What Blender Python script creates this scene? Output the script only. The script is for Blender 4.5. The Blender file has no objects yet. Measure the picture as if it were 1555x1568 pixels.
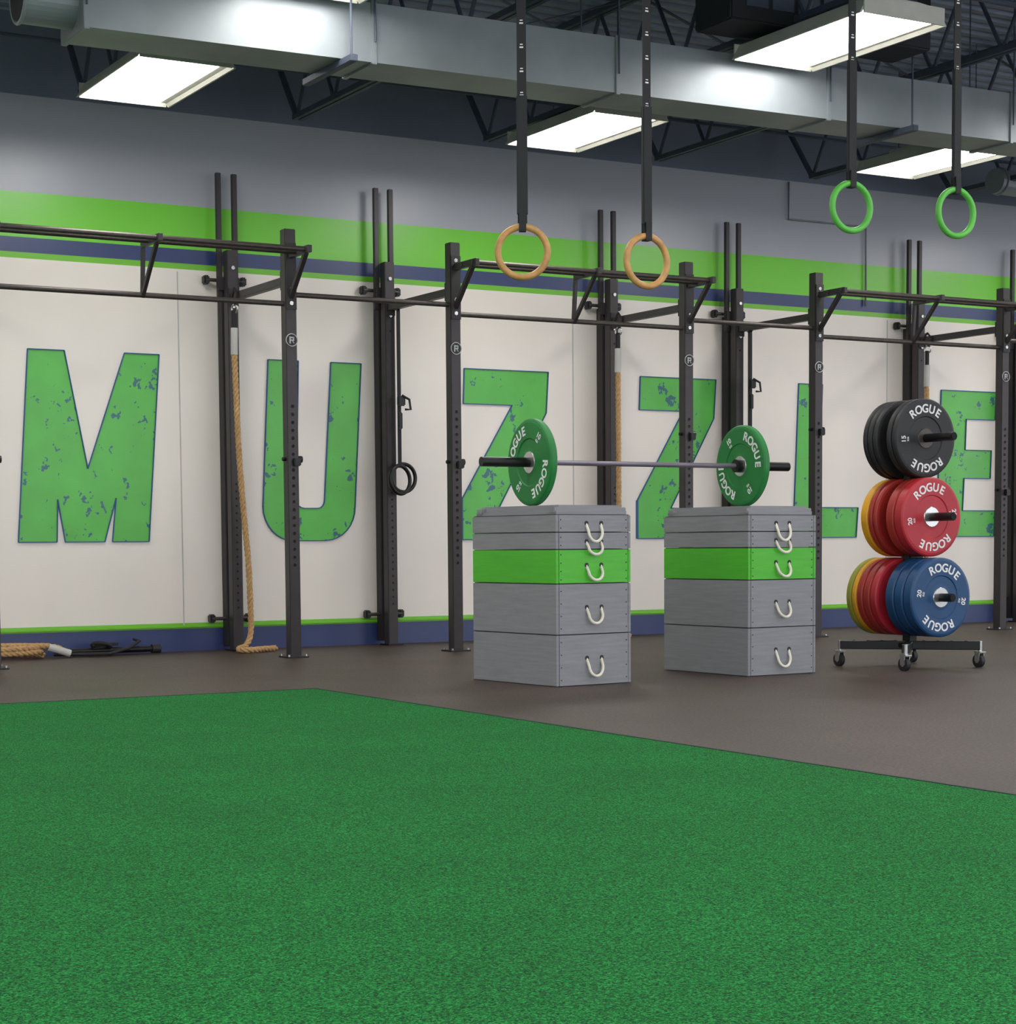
import bpy, bmesh, math, random
from mathutils import Vector, Matrix
from mathutils.geometry import tessellate_polygon
random.seed(4)
sc=bpy.context.scene
sc.view_settings.view_transform='Standard'
sc.view_settings.look='None'

# ---------------------------------------------------------------- materials
def lin(c):
    o=[]
    for v in c[:3]:
        v/=255.0
        o.append(v/12.92 if v<=0.04045 else ((v+0.055)/1.055)**2.4)
    return (o[0],o[1],o[2],1)
def mat(name,col,rough=.6,metal=0,var=.08,scale=8,bump=0,bscale=60,spec=.5,stretch=None):
    m=bpy.data.materials.new(name); m.use_nodes=True
    nt=m.node_tree; b=nt.nodes['Principled BSDF']
    b.inputs['Roughness'].default_value=rough; b.inputs['Metallic'].default_value=metal
    b.inputs['Specular IOR Level'].default_value=spec
    tc=nt.nodes.new('ShaderNodeTexCoord')
    n=nt.nodes.new('ShaderNodeTexNoise'); n.inputs['Scale'].default_value=scale; n.inputs['Detail'].default_value=4
    if stretch:
        mp=nt.nodes.new('ShaderNodeMapping'); mp.inputs['Scale'].default_value=stretch
        nt.links.new(tc.outputs['Object'],mp.inputs[0]); nt.links.new(mp.outputs[0],n.inputs['Vector'])
    else: nt.links.new(tc.outputs['Object'],n.inputs['Vector'])
    r=nt.nodes.new('ShaderNodeValToRGB'); c=lin(col)
    r.color_ramp.elements[0].position=.3; r.color_ramp.elements[1].position=.7
    r.color_ramp.elements[0].color=(c[0]*(1-var),c[1]*(1-var),c[2]*(1-var),1)
    r.color_ramp.elements[1].color=(min(1,c[0]*(1+var)),min(1,c[1]*(1+var)),min(1,c[2]*(1+var)),1)
    nt.links.new(n.outputs['Fac'],r.inputs['Fac']); nt.links.new(r.outputs['Color'],b.inputs['Base Color'])
    if bump:
        n2=nt.nodes.new('ShaderNodeTexNoise'); n2.inputs['Scale'].default_value=bscale
        nt.links.new(tc.outputs['Object'],n2.inputs['Vector'])
        bp=nt.nodes.new('ShaderNodeBump'); bp.inputs['Strength'].default_value=bump; bp.inputs['Distance'].default_value=.005
        nt.links.new(n2.outputs['Fac'],bp.inputs['Height']); nt.links.new(bp.outputs['Normal'],b.inputs['Normal'])
    return m
def emis(name,col,s):
    m=bpy.data.materials.new(name); m.use_nodes=True; b=m.node_tree.nodes['Principled BSDF']
    b.inputs['Base Color'].default_value=(.8,.8,.8,1)
    b.inputs['Emission Color'].default_value=col; b.inputs['Emission Strength'].default_value=s
    return m
M_steel=mat('powder_coated_steel',(52,46,49),.45,.0,.1,20)
M_steel2=mat('dark_steel_backing',(42,38,41),.6,0,.1,20)
M_hole=mat('hole_shadow',(12,11,12),.8)
M_bar=mat('worn_bar',(78,72,68),.4,.5,.15,30)
M_chrome=mat('chrome',(205,205,205),.25,.9,.03)
M_black=mat('black_rubber',(32,32,35),.55,0,.12,30)
M_blackm=mat('black_metal',(24,23,25),.35,.3)
M_white=mat('white_print',(235,235,235),.6,0,.02)
M_web=mat('black_webbing',(36,35,38),.8)
M_gpl=mat('green_bumper',(26,120,54),.5)
M_red=mat('red_bumper',(178,36,50),.45)
M_red2=mat('faded_red_bumper',(164,42,36),.5)
M_blue=mat('blue_bumper',(20,68,114),.45)
M_yel=mat('yellow_bumper',(222,160,30),.5)
M_yg=mat('olive_bumper',(150,150,50),.5)
M_shaft=mat('steel_shaft',(124,116,130),.35,.5)
M_grayw=mat('gray_painted_wood',(136,136,141),.5,0,.10,5,.15,40,stretch=(1,1,14))
M_greenw=mat('green_painted_wood',(76,182,40),.4,0,.07,5,.1,40,stretch=(1,1,10))
M_seam=mat('seam_dark',(56,56,60),.9)
M_rope=mat('manila_rope',(188,150,104),.9,0,.2,60)
M_ropew=mat('white_cord',(228,222,208),.8)
M_sleeve=mat('gray_sleeve',(190,188,184),.7)
M_wood=mat('ring_birch',(190,142,84),.45,0,.18,25)
M_gring=mat('green_ring',(86,178,66),.45)
M_duct=mat('galvanised_paint',(130,136,140),.45,.2,.14,3)
M_ductd=mat('duct_inside',(34,36,42),.8)
M_joist=mat('joist_steel',(66,74,90),.6,.1,.15,10)
M_deck=mat('roof_deck',(140,150,170),.7,.1,.15,4)
M_fix=mat('fixture_enamel',(200,198,188),.5)
M_lamp=emis('lamp_panel',(1,.985,.95,1),17)
M_blueline=mat('blue_outline_paint',(40,86,136),.5)
M_badge=mat('badge_white',(190,190,190),.6)
M_green_trim=mat('trim_green',(120,196,40),.5)
M_inner=mat('interior_paint',(170,172,178),.7)
M_frame=mat('window_frame',(60,62,66),.4,.5)

def letter_mat():
    m=mat('letter_paint',(80,182,62),.35,0,.1,4,spec=.7)
    nt=m.node_tree; b=nt.nodes['Principled BSDF']
    src=b.inputs['Base Color'].links[0].from_socket
    tc=[n for n in nt.nodes if n.type=='TEX_COORD'][0]
    v=nt.nodes.new('ShaderNodeTexVoronoi'); v.inputs['Scale'].default_value=12
    no=nt.nodes.new('ShaderNodeTexNoise'); no.inputs['Scale'].default_value=18; no.inputs['Detail'].default_value=6
    mp=nt.nodes.new('ShaderNodeMixRGB'); mp.inputs[0].default_value=.2
    nt.links.new(tc.outputs['Object'],no.inputs['Vector']); nt.links.new(tc.outputs['Object'],mp.inputs[1]); nt.links.new(no.outputs['Color'],mp.inputs[2])
    nt.links.new(mp.outputs[0],v.inputs['Vector'])
    n3=nt.nodes.new('ShaderNodeTexNoise'); n3.inputs['Scale'].default_value=4.5
    nt.links.new(tc.outputs['Object'],n3.inputs['Vector'])
    mr=nt.nodes.new('ShaderNodeMapRange'); mr.inputs['From Min'].default_value=.42; mr.inputs['From Max'].default_value=.75; mr.inputs['To Min'].default_value=0.05; mr.inputs['To Max'].default_value=.52
    nt.links.new(n3.outputs['Fac'],mr.inputs['Value'])
    lt=nt.nodes.new('ShaderNodeMath'); lt.operation='LESS_THAN'
    nt.links.new(v.outputs['Distance'],lt.inputs[0]); nt.links.new(mr.outputs['Result'],lt.inputs[1])
    mx=nt.nodes.new('ShaderNodeMixRGB'); mx.inputs[2].default_value=lin((30,98,112))
    nt.links.new(lt.outputs[0],mx.inputs[0]); nt.links.new(src,mx.inputs[1]); nt.links.new(mx.outputs[0],b.inputs['Base Color'])
    return m
M_letter=letter_mat()

def wall_mat():
    m=mat('mural_wall_paint',(255,255,255),.35,0,.0,3,.05,25,spec=.7)
    nt=m.node_tree; b=nt.nodes['Principled BSDF']
    tc=[n for n in nt.nodes if n.type=='TEX_COORD'][0]
    sx=nt.nodes.new('ShaderNodeSeparateXYZ'); nt.links.new(tc.outputs['Object'],sx.inputs[0])
    dv=nt.nodes.new('ShaderNodeMath'); dv.operation='DIVIDE'; dv.inputs[1].default_value=5
    nt.links.new(sx.outputs['Z'],dv.inputs[0])
    r=nt.nodes.new('ShaderNodeValToRGB'); cr=r.color_ramp; cr.interpolation='CONSTANT'
    # wall box is centred at z=2.15 in world but its mesh coordinates are world coordinates
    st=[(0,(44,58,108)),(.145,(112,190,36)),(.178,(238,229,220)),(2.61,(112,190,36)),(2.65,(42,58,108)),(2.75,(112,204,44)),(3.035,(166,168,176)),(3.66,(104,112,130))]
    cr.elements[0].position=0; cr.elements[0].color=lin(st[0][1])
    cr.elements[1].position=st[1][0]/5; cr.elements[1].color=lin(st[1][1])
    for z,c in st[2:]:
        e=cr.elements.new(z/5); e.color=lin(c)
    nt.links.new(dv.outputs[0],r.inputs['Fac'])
    n=nt.nodes.new('ShaderNodeTexNoise'); n.inputs['Scale'].default_value=1.3; n.inputs['Detail'].default_value=6
    nt.links.new(tc.outputs['Object'],n.inputs['Vector'])
    mr=nt.nodes.new('ShaderNodeMapRange'); mr.inputs['To Min'].default_value=.92; mr.inputs['To Max'].default_value=1.06
    nt.links.new(n.outputs['Fac'],mr.inputs['Value'])
    mm=nt.nodes.new('ShaderNodeMixRGB'); mm.blend_type='MULTIPLY'; mm.inputs[0].default_value=1
    nt.links.new(r.outputs['Color'],mm.inputs[1]); nt.links.new(mr.outputs['Result'],mm.inputs[2])
    nt.links.new(mm.outputs[0],b.inputs['Base Color'])
    return m
M_wall=wall_mat()

def turf_mat():
    m=mat('turf_fibres',(30,130,62),.8,0,.0,3,spec=.15)
    nt=m.node_tree; b=nt.nodes['Principled BSDF']
    tc=[n for n in nt.nodes if n.type=='TEX_COORD'][0]
    n=nt.nodes.new('ShaderNodeTexNoise'); n.inputs['Scale'].default_value=210; n.inputs['Detail'].default_value=4; n.inputs['Roughness'].default_value=.65; n.inputs['Distortion'].default_value=.6
    nt.links.new(tc.outputs['Object'],n.inputs['Vector'])
    r=nt.nodes.new('ShaderNodeValToRGB')
    r.color_ramp.elements[0].position=.38; r.color_ramp.elements[0].color=lin((0,44,16))
    r.color_ramp.elements[1].position=.64; r.color_ramp.elements[1].color=lin((52,176,84))
    e=r.color_ramp.elements.new(.5); e.color=lin((6,112,44))
    nt.links.new(n.outputs['Fac'],r.inputs['Fac'])
    n2=nt.nodes.new('ShaderNodeTexNoise'); n2.inputs['Scale'].default_value=2; n2.inputs['Detail'].default_value=5
    nt.links.new(tc.outputs['Object'],n2.inputs['Vector'])
    mr=nt.nodes.new('ShaderNodeMapRange'); mr.inputs['To Min'].default_value=.8; mr.inputs['To Max'].default_value=1.2
    nt.links.new(n2.outputs['Fac'],mr.inputs['Value'])
    mm=nt.nodes.new('ShaderNodeMixRGB'); mm.blend_type='MULTIPLY'; mm.inputs[0].default_value=1
    nt.links.new(r.outputs['Color'],mm.inputs[1]); nt.links.new(mr.outputs['Result'],mm.inputs[2])
    nt.links.new(mm.outputs[0],b.inputs['Base Color'])
    b.inputs['Sheen Weight'].default_value=.03; b.inputs['Sheen Roughness'].default_value=.4
    b.inputs['Sheen Tint'].default_value=(.4,.95,.55,1)
    bp=nt.nodes.new('ShaderNodeBump'); bp.inputs['Strength'].default_value=.9; bp.inputs['Distance'].default_value=.01
    nt.links.new(n.outputs['Fac'],bp.inputs['Height']); nt.links.new(bp.outputs['Normal'],b.inputs['Normal'])
    return m
M_turf=turf_mat()
def floor_mat():
    m=mat('rubber_floor',(68,55,50),.5,0,.2,1.5,.5,120,spec=.4)
    nt=m.node_tree; b=nt.nodes['Principled BSDF']
    src=b.inputs['Base Color'].links[0].from_socket
    tc=[n for n in nt.nodes if n.type=='TEX_COORD'][0]
    n=nt.nodes.new('ShaderNodeTexNoise'); n.inputs['Scale'].default_value=80; n.inputs['Detail'].default_value=3
    nt.links.new(tc.outputs['Object'],n.inputs['Vector'])
    mr=nt.nodes.new('ShaderNodeMapRange'); mr.inputs['From Min'].default_value=.35; mr.inputs['From Max'].default_value=.65; mr.inputs['To Min'].default_value=.4; mr.inputs['To Max'].default_value=1.6
    nt.links.new(n.outputs['Fac'],mr.inputs['Value'])
    mm=nt.nodes.new('ShaderNodeMixRGB'); mm.blend_type='MULTIPLY'; mm.inputs[0].default_value=1
    nt.links.new(src,mm.inputs[1]); nt.links.new(mr.outputs['Result'],mm.inputs[2])
    nt.links.new(mm.outputs[0],b.inputs['Base Color'])
    return m
M_floor=floor_mat()

# ---------------------------------------------------------------- mesh builder
class Obj:
    def __init__(s,name): s.name=name; s.bm=bmesh.new(); s.mats=[]
    def _m(s,m):
        if m not in s.mats: s.mats.append(m)
        return s.mats.index(m)
    def merge(s,t,m,smooth=False,M=None):
        i=s._m(m)
        if M is not None: t.transform(M)
        for f in t.faces: f.material_index=i; f.smooth=smooth
        me=bpy.data.meshes.new('tmp'); t.to_mesh(me); t.free(); s.bm.from_mesh(me); bpy.data.meshes.remove(me)
    def box(s,c,sz,m,bev=0,rz=0,M=None):
        t=bmesh.new(); bmesh.ops.create_cube(t,size=1); t.transform(Matrix.Diagonal((*sz,1)))
        if bev: bmesh.ops.bevel(t,geom=t.edges[:],offset=bev,segments=2,affect='EDGES')
        T=Matrix.Translation(c)@Matrix.Rotation(rz,4,'Z')
        if M is not None: T=T@M
        s.merge(t,m,False,T)
    def cyl(s,a,b,r,m,seg=20,r2=None,bev=0):
        a=Vector(a); b=Vector(b); d=b-a
        t=bmesh.new(); bmesh.ops.create_cone(t,cap_ends=True,segments=seg,radius1=r,radius2=r if r2 is None else r2,depth=d.length)
        q=d.to_track_quat('Z','Y').to_matrix().to_4x4()
        s.merge(t,m,False,Matrix.Translation((a+b)/2)@q)
        return s
    def beam(s,a,b,w,h,m,bev=0):
        a=Vector(a); b=Vector(b); d=b-a
        t=bmesh.new(); bmesh.ops.create_cube(t,size=1); t.transform(Matrix.Diagonal((w,h,d.length,1)))
        if bev: bmesh.ops.bevel(t,geom=t.edges[:],offset=bev,segments=1,affect='EDGES')
        q=d.to_track_quat('Z','Y').to_matrix().to_4x4()
        s.merge(t,m,False,Matrix.Translation((a+b)/2)@q)
    def tube(s,pts,r,m,seg=8,closed=False):
        pts=[Vector(p) for p in pts]; n=len(pts); t=bmesh.new(); rings=[]
        up=None
        for i,p in enumerate(pts):
            if closed: d=pts[(i+1)%n]-pts[i-1]
            else: d=pts[min(i+1,n-1)]-pts[max(i-1,0)]
            d.normalize()
            if up is None:
                up=Vector((0,0,1)) if abs(d.z)<.9 else Vector((1,0,0))
            x=(up-d*up.dot(d)).normalized(); up=x; y=d.cross(x)
            rings.append([t.verts.new(p+x*r*math.cos(2*math.pi*k/seg)+y*r*math.sin(2*math.pi*k/seg)) for k in range(seg)])
        for i in range(n if closed else n-1):
            A=rings[i];B=rings[(i+1)%n]
            for k in range(seg): t.faces.new((A[k],A[(k+1)%seg],B[(k+1)%seg],B[k]))
        if not closed: t.faces.new(rings[0][::-1]); t.faces.new(rings[-1])
        s.merge(t,m,True)
    def torus(s,c,R,r,normal,m,seg=48,rs=12):
        n=Vector(normal).normalized(); u=n.orthogonal().normalized(); v=n.cross(u); c=Vector(c)
        t=bmesh.new(); rings=[]
        for i in range(seg):
            a=2*math.pi*i/seg; d=u*math.cos(a)+v*math.sin(a)
            rings.append([t.verts.new(c+d*(R+r*math.cos(2*math.pi*k/rs))+n*r*math.sin(2*math.pi*k/rs)) for k in range(rs)])
        for i in range(seg):
            A=rings[i];B=rings[(i+1)%seg]
            for k in range(rs): t.faces.new((A[k],A[(k+1)%rs],B[(k+1)%rs],B[k]))
        bmesh.ops.recalc_face_normals(t,faces=t.faces[:])
        s.merge(t,m,True)
    def lathe(s,prof,M,m,seg=72):
        t=bmesh.new(); rings=[]
        for r,z in prof:
            rings.append([t.verts.new((r*math.cos(2*math.pi*k/seg),r*math.sin(2*math.pi*k/seg),z)) for k in range(seg)])
        for i in range(len(prof)-1):
            A=rings[i];B=rings[i+1]
            for k in range(seg): t.faces.new((A[k],A[(k+1)%seg],B[(k+1)%seg],B[k]))
        t.faces.new(rings[0][::-1]); t.faces.new(rings[-1])
        bmesh.ops.recalc_face_normals(t,faces=t.faces[:])
        s.merge(t,m,False,M)
    def prism(s,poly,y0,y1,m):
        t=bmesh.new()
        a=[t.verts.new((x,y0,z)) for x,z in poly]; b=[t.verts.new((x,y1,z)) for x,z in poly]
        n=len(poly)
        for tri in tessellate_polygon([[Vector((x,z,0)) for x,z in poly]]):
            p=[a[i] for i in tri]
            f=t.faces.new(p); f.normal_update()
            if f.normal.y>0: f.normal_flip()
        for i in range(n): t.faces.new((a[i],b[i],b[(i+1)%n],a[(i+1)%n]))
        s.merge(t,m)
    def text(s,ch,size,M,m):
        cu=bpy.data.curves.new('t','FONT'); cu.body=ch; cu.size=size; cu.align_x='CENTER'; cu.align_y='CENTER'; cu.offset=size*.025; cu.extrude=.0006
        o=bpy.data.objects.new('t',cu); me=bpy.data.meshes.new_from_object(o)
        t=bmesh.new(); t.from_mesh(me); s.merge(t,m,False,M)
        bpy.data.objects.remove(o); bpy.data.curves.remove(cu); bpy.data.meshes.remove(me)
    def done(s,loc=None):
        me=bpy.data.meshes.new(s.name); s.bm.to_mesh(me); s.bm.free()
        for m in s.mats: me.materials.append(m)
        o=bpy.data.objects.new(s.name,me); sc.collection.objects.link(o)
        if loc: o.location=loc
        return o

# ---------------------------------------------------------------- room
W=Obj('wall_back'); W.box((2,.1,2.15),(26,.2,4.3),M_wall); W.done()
F=Obj('floor'); F.box((2,-7,-.05),(26,14.4,.1),M_floor); F.done()
T=Obj('turf_mat'); T.box((-5.9725,-8.956,.006),(9.855,10.288,.012),M_turf)
T.box((-1.04,-8.95,.007),(.018,10.3,.014),M_black); T.box((-5.97,-3.808,.007),(9.86,.014,.014),M_black); T.done()
C=Obj('ceiling'); t=bmesh.new(); prof=[]
y=.2
while y>-14.2:
    prof+=[(y,4.2),(y-.06,4.2),(y-.08,4.24),(y-.13,4.24)]; y-=.15
va=[t.verts.new((-11,p[0],p[1])) for p in prof]; vb=[t.verts.new((15,p[0],p[1])) for p in prof]
for i in range(len(prof)-1): t.faces.new((va[i],va[i+1],vb[i+1],vb[i]))
C.merge(t,M_deck); C.box((2,-7,4.29),(26,14.4,.08),M_deck); C.done()
def window_wall(name,axis,pos,a,b,openings):
    o=Obj(name)
    def bx(u0,u1,z0,z1,m=M_inner,th=.16):
        if axis=='x': o.box((pos,(u0+u1)/2,(z0+z1)/2),(th,u1-u0,z1-z0),m)
        else: o.box(((u0+u1)/2,pos,(z0+z1)/2),(u1-u0,th,z1-z0),m)
    bx(a,b,0,.35); bx(a,b,3.3,4.3)
    e=a
    for u0,u1 in openings: bx(e,u0,.35,3.3); e=u1
    bx(e,b,.35,3.3); o.done()
    for k,(u0,u1) in enumerate(openings):
        f=Obj('window_%s_%d'%(name[5:],k+1)); n=2
        for i in range(n+1):
            u=u0+(u1-u0)*i/n; u=min(max(u,u0+.03),u1-.03)
            if axis=='x': f.box((pos,u,1.825),(.08,.06,2.95),M_frame)
            else: f.box((u,pos,1.825),(.06,.08,2.95),M_frame)
        for z in (.38,2.4,3.27):
            if axis=='x': f.box((pos,(u0+u1)/2,z),(.07,u1-u0,.06),M_frame)
            else: f.box(((u0+u1)/2,pos,z),(u1-u0,.07,.06),M_frame)
        f.done()
window_wall('wall_right','x',15.0,-14.1,0,[(-13.4,-10.4),(-10,-7),(-6.6,-3.6)])
window_wall('wall_front','y',-14.2,-11,15,[(-10.2,-6.8),(-6.4,-3),(-2.6,.8),(1.2,4.6),(5,8.4),(8.8,12.2)])
w=Obj('wall_left'); w.box((-11,-7,2.15),(.16,14.3,4.3),M_inner); w.done()
S=Obj('trim_wall_seams')
for x in (-3.5,-.324,2.856,6.006,9.2): S.box((x,-.001,1.39),(.008,.004,2.42),M_sleeve)
S.box((2,-.008,.172),(26,.016,.012),M_green_trim); S.done()

# lettering
L=Obj('wall_lettering')
def arc(cx,cz,rx,rz,a0,a1,n=8):
    return [(cx+rx*math.cos(math.radians(a0+(a1-a0)*i/n)),cz+rz*math.sin(math.radians(a0+(a1-a0)*i/n))) for i in range(n+1)]
Mp=[(-1.37,2.03),(-1.125,2.03),(-.982,1.25),(-.712,2.03),(-.468,2.03),(-.565,.76),(-.823,.76),(-.791,1.055),(-.876,.76),(-1.147,.76),(-1.192,1.043),(-1.203,.76),(-1.462,.76)]
Up=[(.331,2.03)]+arc(.50,1.0,.225,.24,180,270)+arc(.755,1.0,.235,.24,270,360)+[(1.052,2.03),(.814,2.03)]+arc(.70,1.05,.05,.06,0,-90,4)+arc(.59,1.05,.06,.06,270,180,4)+[(.561,2.03)]
Zp=[(1.90,2.03),(2.63,2.03),(2.61,1.72),(2.19,1.0),(2.57,1.0),(2.555,.76),(1.87,.76),(1.87,1.06),(2.31,1.77),(1.89,1.77)]
Z2=[(x+1.575,z) for x,z in Zp]
Lp=[(5.05,2.03),(5.30,2.03),(5.26,1.01),(5.69,1.01),(5.67,.76),(4.995,.76)]
Ep=[(6.617,2.03),(7.262,2.03),(7.25,1.786),(6.91,1.786),(6.90,1.517),(7.21,1.517),(7.20,1.27),(6.89,1.27),(6.875,.987),(7.26,.987),(7.249,.76),(6.571,.76)]
for P in (Mp,Up,Zp,Z2,Lp,Ep):
    L.prism(P,-.004,.0,M_letter)
    n=len(P)
    for i in range(n):
        a=P[i];b=P[(i+1)%n]; L.beam((a[0],-.003,a[1]),(b[0],-.003,b[1]),.021,.006,M_blueline)
L.done()

# ---------------------------------------------------------------- rig
XS=[-1.945,0,1.195,3.107,4.302,6.214,7.409]
YA=-.16; YB=-1.144; H=2.74; PW=.076
R=Obj('pull_up_rig')
def postA(o,x):
    o.box((x,YA,H/2),(PW,PW,H),M_steel,.004)
    o.box((x-.012,-.055,1.28),(.06,.09,2.5),M_steel2,.004)
    for s in (-1,1): o.box((x+s*.058,-.10,2.84),(.036,.03,.86),M_steel,.003)
    o.box((x,-.12,2.52),(.15,.02,.09),M_steel2)
    for z in (2.55,.222):
        o.cyl((x-.14,-.06,z),(x+.14,-.06,z),.012,M_bar)
        for s in (-1,1): o.box((x+s*.135,-.04,z),(.04,.06,.06),M_blackm,.008)
    o.box((x,YA,.005),(.12,.14,.01),M_blackm,.002)
    for k in range(40):
        z=.3+k*.05
        if z<1.2 or z>2.2: o.cyl((x,YA-.0385,z),(x,YA-.0375,z),.008,M_hole,10)
    for z in (2.62,2.36): o.cyl((x,YA-.05,z),(x,YA-.036,z),.014,M_chrome,6)
def postB(o,x,peg):
    o.box((x,YB,H/2),(PW,PW,H),M_steel,.004)
    o.box((x,YB,.005),(.15,.15,.01),M_steel2,.002)
    for sx in (-1,1):
        for sy in (-1,1): o.cyl((x+sx*.06,YB+sy*.06,.01),(x+sx*.06,YB+sy*.06,.022),.008,M_chrome,8)
    k=.6
    while k<1.65:
        o.cyl((x,YB-.0395,k),(x,YB-.0375,k),.0105,M_hole,12); o.torus((x,YB-.0385,k),.0115,.0015,(0,1,0),M_bar,12,4); k+=.0508
    k=2.4
    while k<2.7:
        o.cyl((x,YB-.0395,k),(x,YB-.0375,k),.0095,M_hole,12); k+=.1
    for z in (2.62,2.36,2.27): o.cyl((x,YB-.05,z),(x,YB-.036,z),.014,M_chrome,6)
    o.cyl((x,YB-.042,2.037),(x,YB-.037,2.037),.042,M_blackm,24); o.torus((x,YB-.042,2.037),.039,.003,(0,1,0),M_badge,28,6)
    o.box((x-.012,YB-.043,2.037),(.009,.004,.044),M_badge,.001)
    o.box((x+.002,YB-.043,2.053),(.026,.004,.009),M_badge,.001)
    o.box((x+.002,YB-.043,2.036),(.026,.004,.008),M_badge,.001)
    o.box((x+.012,YB-.043,2.046),(.008,.004,.022),M_badge,.001)
    o.beam((x+.0,YB-.043,2.036),(x+.014,YB-.043,2.016),.008,.004,M_badge)
    o.cyl((x-.06,YB,peg),(x+.075,YB,peg),.012,M_blackm,12); o.cyl((x+.05,YB-.0,peg),(x+.075,YB,peg),.022,M_blackm,16)
    o.box((x+.02,YB-.05,peg-.02),(.05,.03,.05),M_blackm,.006)
for x in XS: postA(R,x)
for x,p in zip(XS,(1.25,1.28,1.28,1.51,1.57,1.13,1.3)): postB(R,x,p)
for x in XS:
    R.beam((x,YA,2.42),(x,YB,2.42),.05,.05,M_steel,.003)
    for y,s in ((YB,1),(YA,-1)): R.box((x,y+s*.045,2.42),(.07,.012,.12),M_steel2)
for i in range(len(XS)-1):
    a,b=XS[i],XS[i+1]; six=(b-a)>1.5
    z=2.27 if six else 2.33
    R.cyl((a,YB,z),(b,YB,z),.017,M_bar)
    if six:
        R.cyl((a-.02,-1.444,2.575),(b+.02,-1.444,2.575),.017,M_bar)
        R.cyl((a-.02,-1.30,2.575),(b+.02,-1.30,2.575),.014,M_bar)
        for x in (a,b):
            R.beam((x,YB,2.575),(x,-1.49,2.575),.03,.045,M_steel,.003)
            R.beam((x,YB-.03,2.30),(x,-1.43,2.56),.03,.03,M_steel,.002)
            R.box((x,YB-.043,2.44),(.07,.012,.42),M_steel2)
        m=(a+b)/2
        R.beam((m,YB-.02,2.575),(m,-1.49,2.575),.03,.045,M_steel,.003)
        R.beam((m,YB-.0,2.26),(m,-1.43,2.56),.022,.03,M_steel,.002)
        R.beam((m,YB-.0,2.26),(m,YB-.03,2.58),.022,.03,M_steel,.002)
R.done()

# ---------------------------------------------------------------- ropes
def twisted(o,pts,R0,m,pitch=.11):
    P=[Vector(p) for p in pts]; out=[]
    def cr(p0,p1,p2,p3,t): return .5*((2*p1)+(-p0+p2)*t+(2*p0-5*p1+4*p2-p3)*t*t+(-p0+3*p1-3*p2+p3)*t**3)
    for i in range(len(P)-1):
        p0=P[max(i-1,0)];p3=P[min(i+2,len(P)-1)]; n=max(2,int((P[i+1]-P[i]).length/.014))
        for k in range(n): out.append(cr(p0,P[i],P[i+1],p3,k/n))
    out.append(P[-1]); s=0; up=None; strands=[[],[],[]]
    for i,p in enumerate(out):
        d=(out[min(i+1,len(out)-1)]-out[max(i-1,0)]).normalized()
        if up is None: up=d.orthogonal()
        x=(up-d*up.dot(d)).normalized(); up=x; y=d.cross(x)
        if i: s+=(p-out[i-1]).length
        for k in range(3):
            a=2*math.pi*(s/pitch+k/3); strands[k].append(p+(x*math.cos(a)+y*math.sin(a))*R0*.52)
    for st in strands: o.tube(st,R0*.55,m,6)
def climbing_rope(x,pts):
    o=Obj('climbing_rope')
    o.tube([(x-.03,-.30,2.47),(x-.035,-.36,2.42),(x-.035,-.33,2.36),(x-.03,-.27,2.36),(x-.03,-.25,2.42),(x-.03,-.30,2.47)],.008,M_web,8)
    o.torus((x-.035,-.31,2.33),.03,.006,(1,.3,0),M_chrome,20,8)
    o.box((x-.04,-.31,2.25),(.035,.02,.14),M_web,.004)
    o.cyl((x-.043,-.31,2.02),(x-.04,-.31,2.2),.024,M_sleeve,16)
    twisted(o,pts,.021,M_rope)
    return o.done()
climbing_rope(0,[(-.043,-.31,2.04),(-.03,-.31,1.6),(-.018,-.31,1.3),(.01,-.31,.9),(.03,-.32,.62),(.036,-.33,.3),(.03,-.34,.13),(-.01,-.36,.05),(-.09,-.42,.025),(-.08,-.5,.022),(0,-.5,.022),(.1,-.44,.022),(.19,-.40,.022)])
for x in (3.107,6.214):
    climbing_rope(x,[(x-.04,-.31,2.04),(x-.038,-.31,1.5),(x-.035,-.31,.8),(x-.03,-.32,.2),(x-.03,-.36,.04),(x-.02,-.42,.022),(x-.1,-.5,.022)])
o=Obj('coiled_rope')
pts=[]
for k in range(34):
    a=k*.5; pts.append((-1.62+.24*math.cos(a)*(1-.006*k),-.24+.1*math.sin(a),.022+.0022*k))
pts+=[(-1.35,-.28,.08),(-1.25,-.3,.04)]
twisted(o,pts,.02,M_rope); o.cyl((-1.36,-.29,.075),(-1.22,-.30,.03),.024,M_sleeve,14); o.done()
o=Obj('resistance_bar')
o.cyl((-1.22,-.2,.035),(-.62,-.17,.035),.02,M_blackm); o.cyl((-1.18,-.13,.03),(-.7,-.12,.03),.015,M_black)
o.cyl((-.62,-.17,.035),(-.56,-.168,.035),.03,M_black); o.torus((-.98,-.2,.07),.06,.013,(.2,.3,1),M_web,20,8)
o.box((-.95,-.19,.075),(.2,.03,.02),M_web,.004,.3)
o.tube([(-1.3,-.2,.02),(-1.15,-.26,.02),(-.95,-.3,.02),(-.8,-.24,.05),(-.7,-.16,.09),(-.72,-.1,.1)],.011,M_web,6); o.done()

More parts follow.
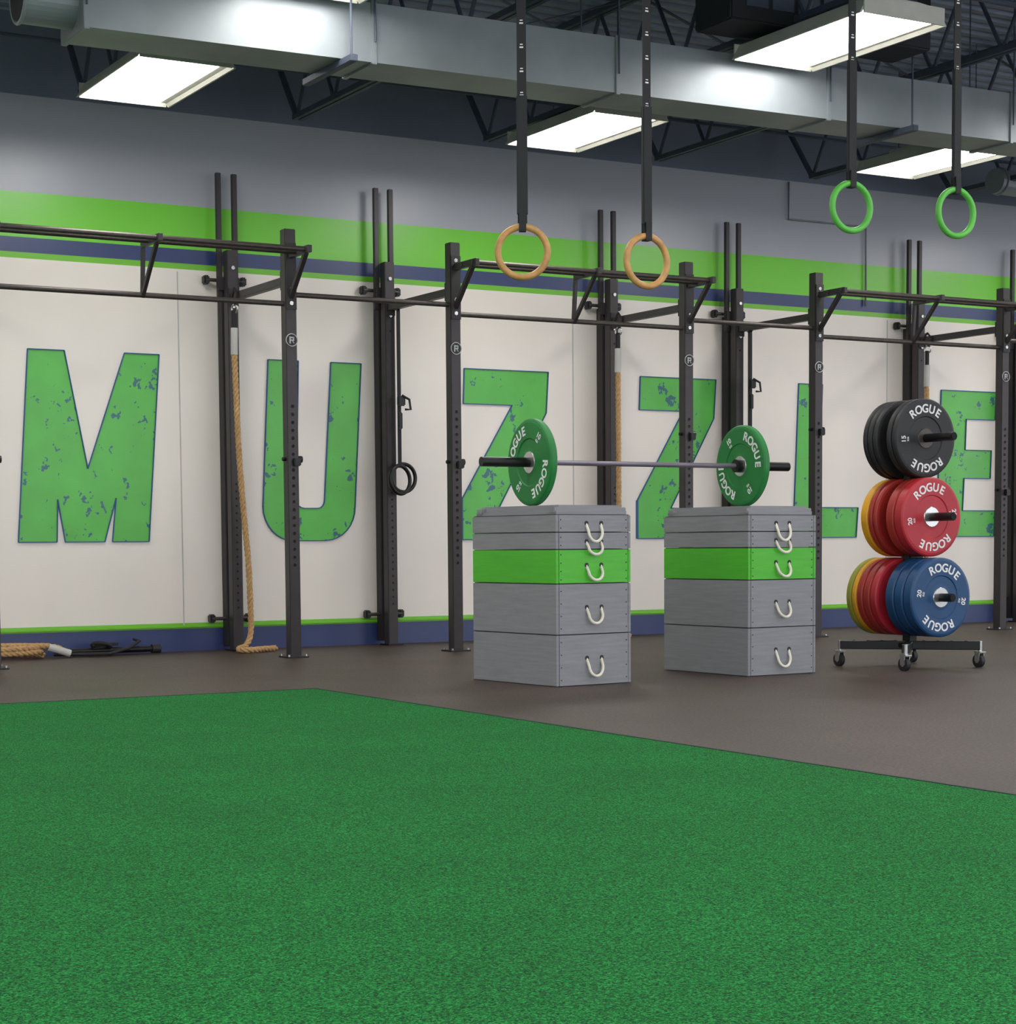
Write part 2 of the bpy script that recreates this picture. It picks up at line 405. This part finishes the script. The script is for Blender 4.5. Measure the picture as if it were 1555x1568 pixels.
def black_rings(x,zb):
    o=Obj('hanging_gym_rings')
    for dx,dy,dz,n in ((.0,-.0,0,(.35,-1,.05)),(.05,.045,.015,(.1,-1,0))):
        o.torus((x+dx,-.29+dy,zb+dz),.1,.014,n,M_blackm)
        o.box((x+dx*.4,-.29+dy,(zb+.1+dz+2.44)/2),(.026,.004,2.44-zb-.1-dz),M_web)
        o.torus((x+dx*.4,-.29+dy,2.42),.03,.005,(1,0,0),M_web,16,6)
    o.box((x+.01,-.3,zb+.56),(.06,.03,.07),M_blackm,.008)
    o.tube([(x+.01,-.31,zb+.6),(x+.06,-.33,zb+.57),(x+.07,-.33,zb+.5),(x+.03,-.32,zb+.5)],.009,M_web,6)
    o.box((x+.0,-.3,zb+.42),(.035,.02,.12),M_blackm,.006)
    return o.done()
black_rings(1.215,1.188); black_rings(4.34,1.42)

# ---------------------------------------------------------------- plates
def plate(o,c,axis,th,col,face=True,spin=0,R=.225,hub=M_chrome,txt='ROGUE',num='10'):
    ax=Vector(axis).normalized(); up=Vector((0,0,1)); x=up.cross(ax).normalized()
    M=Matrix((( x.x,up.x,ax.x,c[0]),(x.y,up.y,ax.y,c[1]),(x.z,up.z,ax.z,c[2]),(0,0,0,1)))
    prof=[(.026,-.002),(.05,-.002),(.052,-.004),(.075,-.006),(.12,-.006),(.125,-.001),(.205,0),(.218,-.003),(R,-.01),(R,-th+.01),(.218,-th+.003),(.205,-th),(.125,-th+.001),(.12,-th+.006),(.075,-th+.006),(.05,-th+.002),(.026,-th+.002)]
    o.lathe(prof,M,col)
    o.lathe([(.024,.0),(.055,.0),(.058,-.003),(.058,-th+.003),(.055,-th),(.024,-th)],M,hub,32)
    if face:
        for base in (0,math.pi):
            for i,ch in enumerate(txt):
                a=base+spin-(i-(len(txt)-1)/2)*.30
                T=M@Matrix.Rotation(a,4,'Z')@Matrix.Translation((0,.166,.0012))
                o.text(ch,.066,T,M_white)
        for base in (math.pi/2,-math.pi/2):
            T=M@Matrix.Rotation(base+spin,4,'Z')@Matrix.Translation((0,.166,.0012)); o.text(num,.042,T,M_white)
            T=M@Matrix.Rotation(base+spin,4,'Z')@Matrix.Translation((0,.135,.0012)); o.text('KG',.018,T,M_white)

BY=-3.96; BZ=1.147
o=Obj('barbell')
o.cyl((.16,BY,BZ),(1.47,BY,BZ),.0135,M_shaft,16)
for a,b in ((-.17,.16),(1.47,1.81)):
    o.cyl((a,BY,BZ),(b,BY,BZ),.025,M_blackm,24)
o.cyl((.16,BY,BZ),(.19,BY,BZ),.036,M_blackm,24); o.cyl((1.44,BY,BZ),(1.47,BY,BZ),.036,M_blackm,24)
plate(o,(.112,BY,BZ),(-1,0,0),.046,M_gpl,True,.9)
plate(o,(1.47,BY,BZ),(-1,0,0),.046,M_gpl,True,-.95)
o.done()

# ---------------------------------------------------------------- jerk blocks
def block(cx,cy,rot):
    o=Obj('jerk_block'); w,d=.49,.73
    zs=[(0,.262,M_grayw),(.262,.521,M_grayw),(.521,.695,M_greenw),(.695,.782,M_grayw),(.782,.872,M_grayw)]
    for z0,z1,m in zs:
        zc=(z0+z1)/2; h=z1-z0-.005
        o.box((w/2,d/2,zc),(w-.006,d-.006,h),m,.003)
        for x in (.009,w-.009): o.box((x,d/2,zc),(.018,d,h),m,.002)
        o.box((w/2,.002,zc),(w-.042,.006,h-.001),m,.001)
        for x in (.020,w-.020):
            n=2 if h<.12 else 4
            for k in range(n):
                o.cyl((x+(.012 if x<.2 else -.012),-.0025,z0+(k+.5)*h/n),(x+(.012 if x<.2 else -.012),.0,z0+(k+.5)*h/n),.0035,M_seam,8)
        o.box((w/2,d/2,z1-.0025),(w-.014,d-.014,.007),M_seam)
    o.box((w/2,d/2,.882),(w-.03,d-.03,.02),M_grayw,.002)
    o.box((w/2,d/2,.905),(w-.08,d-.06,.032),M_grayw,.003)
    for y in (.05,d-.05): o.box((w/2,y,.895),(w-.02,.05,.03),M_grayw,.003)
    for zt,dr in ((.14,.085),(.40,.075),(.615,.07),(.735,.06),(.828,.085)):
        j=random.uniform(-.006,.006)
        pts=[(w/2-.048,.004,zt)]
        for k in range(13):
            a=math.pi+math.pi*k/12; pts.append((w/2+j*math.sin(math.pi*k/12)+.045*math.cos(a),-.016-.012*math.sin(math.pi*k/12),zt-dr*.5+dr*.6*math.sin(a)))
        pts.append((w/2+.048,.004,zt)); o.tube(pts,.0075,M_ropew,8)
        for s in (-1,1): o.cyl((w/2+s*.048,-.004,zt),(w/2+s*.048,.002,zt),.012,M_seam,12)
    ob=o.done((cx,cy,0)); ob.rotation_euler=(0,0,rot)
    return ob
block(.065,-4.301,math.radians(6))
block(1.297,-4.268,math.radians(3.5))

# ---------------------------------------------------------------- plate tree
o=Obj('bumper_plate_tree'); cx,cy=2.55,-4.15
o.box((cx,cy,.76),(.06,.06,1.28),M_blackm,.004)
o.box((cx,cy,.125),(.12,.12,.03),M_blackm,.004)
for sx in (-1,1):
    for sy in (-1,1):
        p=Vector((cx+sx*.28,cy+sy*.28,.125)); o.beam((cx,cy,.125),p,.045,.05,M_blackm,.003)
        o.cyl((p.x,p.y,.085),(p.x,p.y,.15),.012,M_chrome,12)
        o.box((p.x,p.y,.088),(.045,.05,.008),M_chrome)
        for s in (-1,1): o.box((p.x+s*.018,p.y+.006,.062),(.004,.036,.055),M_chrome)
        o.cyl((p.x-.013,p.y+.01,.038),(p.x+.013,p.y+.01,.038),.038,M_black,24)
        o.cyl((p.x-.016,p.y+.01,.038),(p.x+.016,p.y+.01,.038),.015,M_chrome,12)
        for k in range(1,5):
            q=Vector((cx,cy,.125)).lerp(p,k/5); o.cyl((q.x,q.y,.15),(q.x,q.y,.1515),.009,M_hole,10)
for z in (1.307,.86,.405):
    o.cyl((cx,-4.50,z),(cx,-3.84,z),.024,M_blackm,24); o.cyl((cx,-4.505,z),(cx,-4.5,z),.02,M_hole,20)
def stack(z,lst,back):
    y=-4.185
    fr=[]
    for th,c in lst:
        y-=th; fr.append((y,th,c))
    for k,(yy,th,c) in enumerate(fr):
        top=k==len(fr)-1
        plate(o,(cx,yy,z),(0,-1,0),th-.002,c,top,{.86:.15,.405:-.15}.get(z,.05),.225,M_chrome if c is not M_black else M_bar,'ROGUE','15' if c is M_black else '20')
    y=-4.115
    for th,c in back:
        plate(o,(cx,y,z),(0,-1,0),th-.002,c,False); y+=th
stack(1.307,[(.045,M_black),(.045,M_black)],[(.045,M_black),(.045,M_black),(.04,M_black)])
stack(.86,[(.07,M_red2),(.075,M_red)],[(.04,M_red2),(.04,M_red2),(.065,M_yel)])
stack(.405,[(.075,M_blue),(.075,M_blue),(.075,M_blue)],[(.06,M_red),(.06,M_red2),(.055,M_red2),(.045,M_yel),(.05,M_yg)])
o.done()

# ---------------------------------------------------------------- hanging rings
def ring(c,yaw,m):
    o=Obj('gymnastic_ring'); n=Vector((math.sin(yaw),-math.cos(yaw),0)); t=Vector((n.y,-n.x,0))*-1
    c=Vector(c); o.torus(c,.106,.0145,n,m,64,14)
    zt=c.z+.106
    rz=math.atan2(t.y,t.x)
    o.box((c.x,c.y,(zt+.015+4.2)/2),(.04,.005,4.2-zt-.015),M_web,0,rz)
    o.box((c.x,c.y,zt+.30),(.046,.02,.5),M_web,.003,rz)
    for s in (-1,1):
        o.box((c.x+n.x*.017*s,c.y+n.y*.017*s,zt+.02),(.03,.003,.07),M_web,0,rz)
    o.box((c.x,c.y,zt-.018),(.03,.036,.004),M_web,0,rz); o.box((c.x,c.y,zt+.055),(.032,.036,.006),M_web,0,rz)
    z=zt+.55
    while z<4.1:
        q=c+n*.0035; o.box((q.x,q.y,z),(.016,.001,.006),M_white,0,rz); o.box((q.x,q.y,z+.012),(.012,.001,.004),M_white,0,rz); z+=.1
    o.box((c.x,c.y,4.17),(.08,.08,.04),M_blackm,.005,rz)
    return o.done()
ring((-.765,-5.405,1.968),-.5,M_wood)
ring((-.257,-5.597,1.938),.02,M_wood)
ring((.816,-5.67,2.244),-.05,M_gring)
ring((1.370,-5.757,2.249),-.02,M_gring)

# ---------------------------------------------------------------- ceiling services
def joist_mesh():
    o=Obj('roof_joist')
    for s in (-1,1):
        o.box((s*.022,-7,4.165),(.03,14,.04),M_joist); o.box((s*.022,-7.2,3.63),(.03,13.6,.035),M_joist)
    o.beam((0,-.4,3.63),(0,-.02,4.15),.03,.03,M_joist)
    y=-.4
    while y>-13.6:
        o.cyl((0,y,3.63),(0,y-.3,4.16),.013,M_joist,8); o.cyl((0,y-.3,4.16),(0,y-.6,3.63),.013,M_joist,8); y-=.6
    return o.done()
j=joist_mesh(); j.location.x=.407
for k in list(range(-6,0))+list(range(1,9)):
    c=bpy.data.objects.new('roof_joist',j.data); c.location.x=.407+1.487*k; sc.collection.objects.link(c)
o=Obj('joist_bridging')
for y in (-2.4,-5.2,-8.4):
    for k in range(-6,8):
        a=.407+1.487*k
        o.beam((a,y,3.66),(a+1.487,y,4.14),.025,.006,M_joist); o.beam((a,y+.02,4.14),(a+1.487,y+.02,3.66),.025,.006,M_joist)
o.done()
o=Obj('ceiling_conduit')
for y,z,r in ((-4.5,3.72,.02),(-4.65,3.74,.012),(-5.9,3.8,.03),(-1.0,3.78,.012)): o.cyl((-10.8,y,z),(14.8,y,z),r,M_joist,10)
for k in range(-5,8): o.box((1.1+1.487*k,-4.5,3.74),(.1,.1,.06),M_duct,.004)
o.done()
o=Obj('air_duct')
t=bmesh.new()
x0,x1=-2.07,5.8
def zb(x): return 3.20+.008*(x-.2)
v=[t.verts.new((x,y,zb(x)+h)) for x in (x0,x1) for y,h in ((-3.55,0),(-3.2,0),(-3.2,.3),(-3.55,.3))]
t.faces.new(v[0:4]); t.faces.new(v[4:8][::-1])
for i in range(4): t.faces.new((v[i],v[4+i],v[4+(i+1)%4],v[(i+1)%4]))
bmesh.ops.recalc_face_normals(t,faces=t.faces[:]); o.merge(t,M_duct)
for x in (-2.06,-.55,.94,2.43,3.9,5.3):
    z=zb(x); o.box((x,-3.375,z+.15),(.03,.37,.32),M_duct,.003)
    for y in (-3.57,-3.18): o.cyl((x,y,z+.1),(x,y,4.2),.005,M_joist,6)
zc=zb(x0)+.15
o.cyl((x0-.26,-3.375,zc),(x0,-3.375,zc),.125,M_duct,36); o.torus((x0-.26,-3.375,zc),.125,.01,(1,0,0),M_duct,36,8); o.cyl((x0-.268,-3.375,zc),(x0-.262,-3.375,zc),.115,M_ductd,36)
o.done()
for x in (-.72,3.0):
    o=Obj('duct_hanger'); z=zb(x)-.02
    o.box((x,-3.375,z),(.04,.6,.035),M_joist,.003)
    for y in (-3.64,-3.12): o.cyl((x,y,z),(x,y,4.2),.006,M_joist,8)
    o.done()
def fixture():
    o=Obj('ceiling_light'); w,l=.57,1.1
    t=bmesh.new()
    pr=[(-w/2,0),(-w/2+.05,.07),(-.1,.085),(.1,.085),(w/2-.05,.07),(w/2,0),(w/2+.012,0),(w/2-.04,.085),(.1,.1),(-.1,.1),(-w/2+.04,.085),(-w/2-.012,0)]
    a=[t.verts.new((x,-l/2,z)) for x,z in pr]; b=[t.verts.new((x,l/2,z)) for x,z in pr]; n=len(pr)
    for i in range(n): t.faces.new((a[i],a[(i+1)%n],b[(i+1)%n],b[i]))
    t.faces.new(a); t.faces.new(b[::-1]); bmesh.ops.recalc_face_normals(t,faces=t.faces[:]); o.merge(t,M_fix)
    for s in (-1,1): o.box((0,s*(l/2+.004),.045),(w-.02,.01,.09),M_fix)
    o.box((-.025,0,.012),(w-.10,l-.05,.008),M_lamp)
    o.box((w/2-.045,0,.022),(.07,l-.04,.006),M_fix)
    o.box((0,0,.13),(.12,l*.8,.06),M_fix,.004)
    for s in (-1,1): o.cyl((0,s*.4,.15),(0,s*.4,.75),.004,M_joist,6)
    return o.done()
f=fixture(); f.location=(-1.03,-1.58,3.45)
pos=[]
for x in (-9.8,-6.85,-3.9,-.96,1.95,4.72,7.7,10.6):
    for y in (-1.62,-4.19,-7.2,-10.2,-12.9):
        if (x,y)!=(-.96,-1.62): pos.append((x,y))
for x,y in pos:
    if x==4.72 and y==-1.62: y=-1.98
    c=bpy.data.objects.new('ceiling_light',f.data); c.location=(x,y,3.45); sc.collection.objects.link(c)
o=Obj('unit_heater'); o.box((2.15,-3.77,3.88),(1.45,.34,.60),M_ductd,.01)
for k in range(7): o.box((1.6+k*.18,-3.945,3.86),(.15,.01,.4),M_joist)
o.done()
o=Obj('wall_conduit'); o.tube([(4.93,-.02,3.66),(4.93,-.02,3.36),(5.75,-.02,3.36),(5.75,-.02,2.7)],.009,M_duct,8); o.done()
o=Obj('round_duct'); o.cyl((6.25,-1.0,3.62),(7.3,-.9,3.62),.1,M_duct,24)
for x in (6.3,6.6): o.torus((x,-1,3.62),.1,.012,(1,.1,0),M_duct,24,6)
o.done()

# ---------------------------------------------------------------- world + camera
w=bpy.data.worlds.new('world'); sc.world=w; w.use_nodes=True
w.node_tree.nodes['Background'].inputs[0].default_value=(.9,.95,1,1); w.node_tree.nodes['Background'].inputs[1].default_value=3.6
cam=bpy.data.cameras.new('camera'); co=bpy.data.objects.new('camera',cam); sc.collection.objects.link(co); sc.camera=co
yaw,pitch,roll=.52257,.06848,-.00746
Fv=Vector((math.sin(yaw)*math.cos(pitch),math.cos(yaw)*math.cos(pitch),-math.sin(pitch)))
R0=Vector((math.cos(yaw),-math.sin(yaw),0)); U0=R0.cross(Fv)
Rv=R0*math.cos(roll)+U0*math.sin(roll); Uv=U0*math.cos(roll)-R0*math.sin(roll)
co.matrix_world=Matrix(((Rv.x,Uv.x,-Fv.x,-4.906),(Rv.y,Uv.y,-Fv.y,-12.442),(Rv.z,Uv.z,-Fv.z,.727),(0,0,0,1)))
cam.sensor_fit='HORIZONTAL'; cam.sensor_width=36; cam.lens=36*2892/1555
cam.shift_y=(1030.8-784)/1555; cam.clip_start=.05; cam.clip_end=100
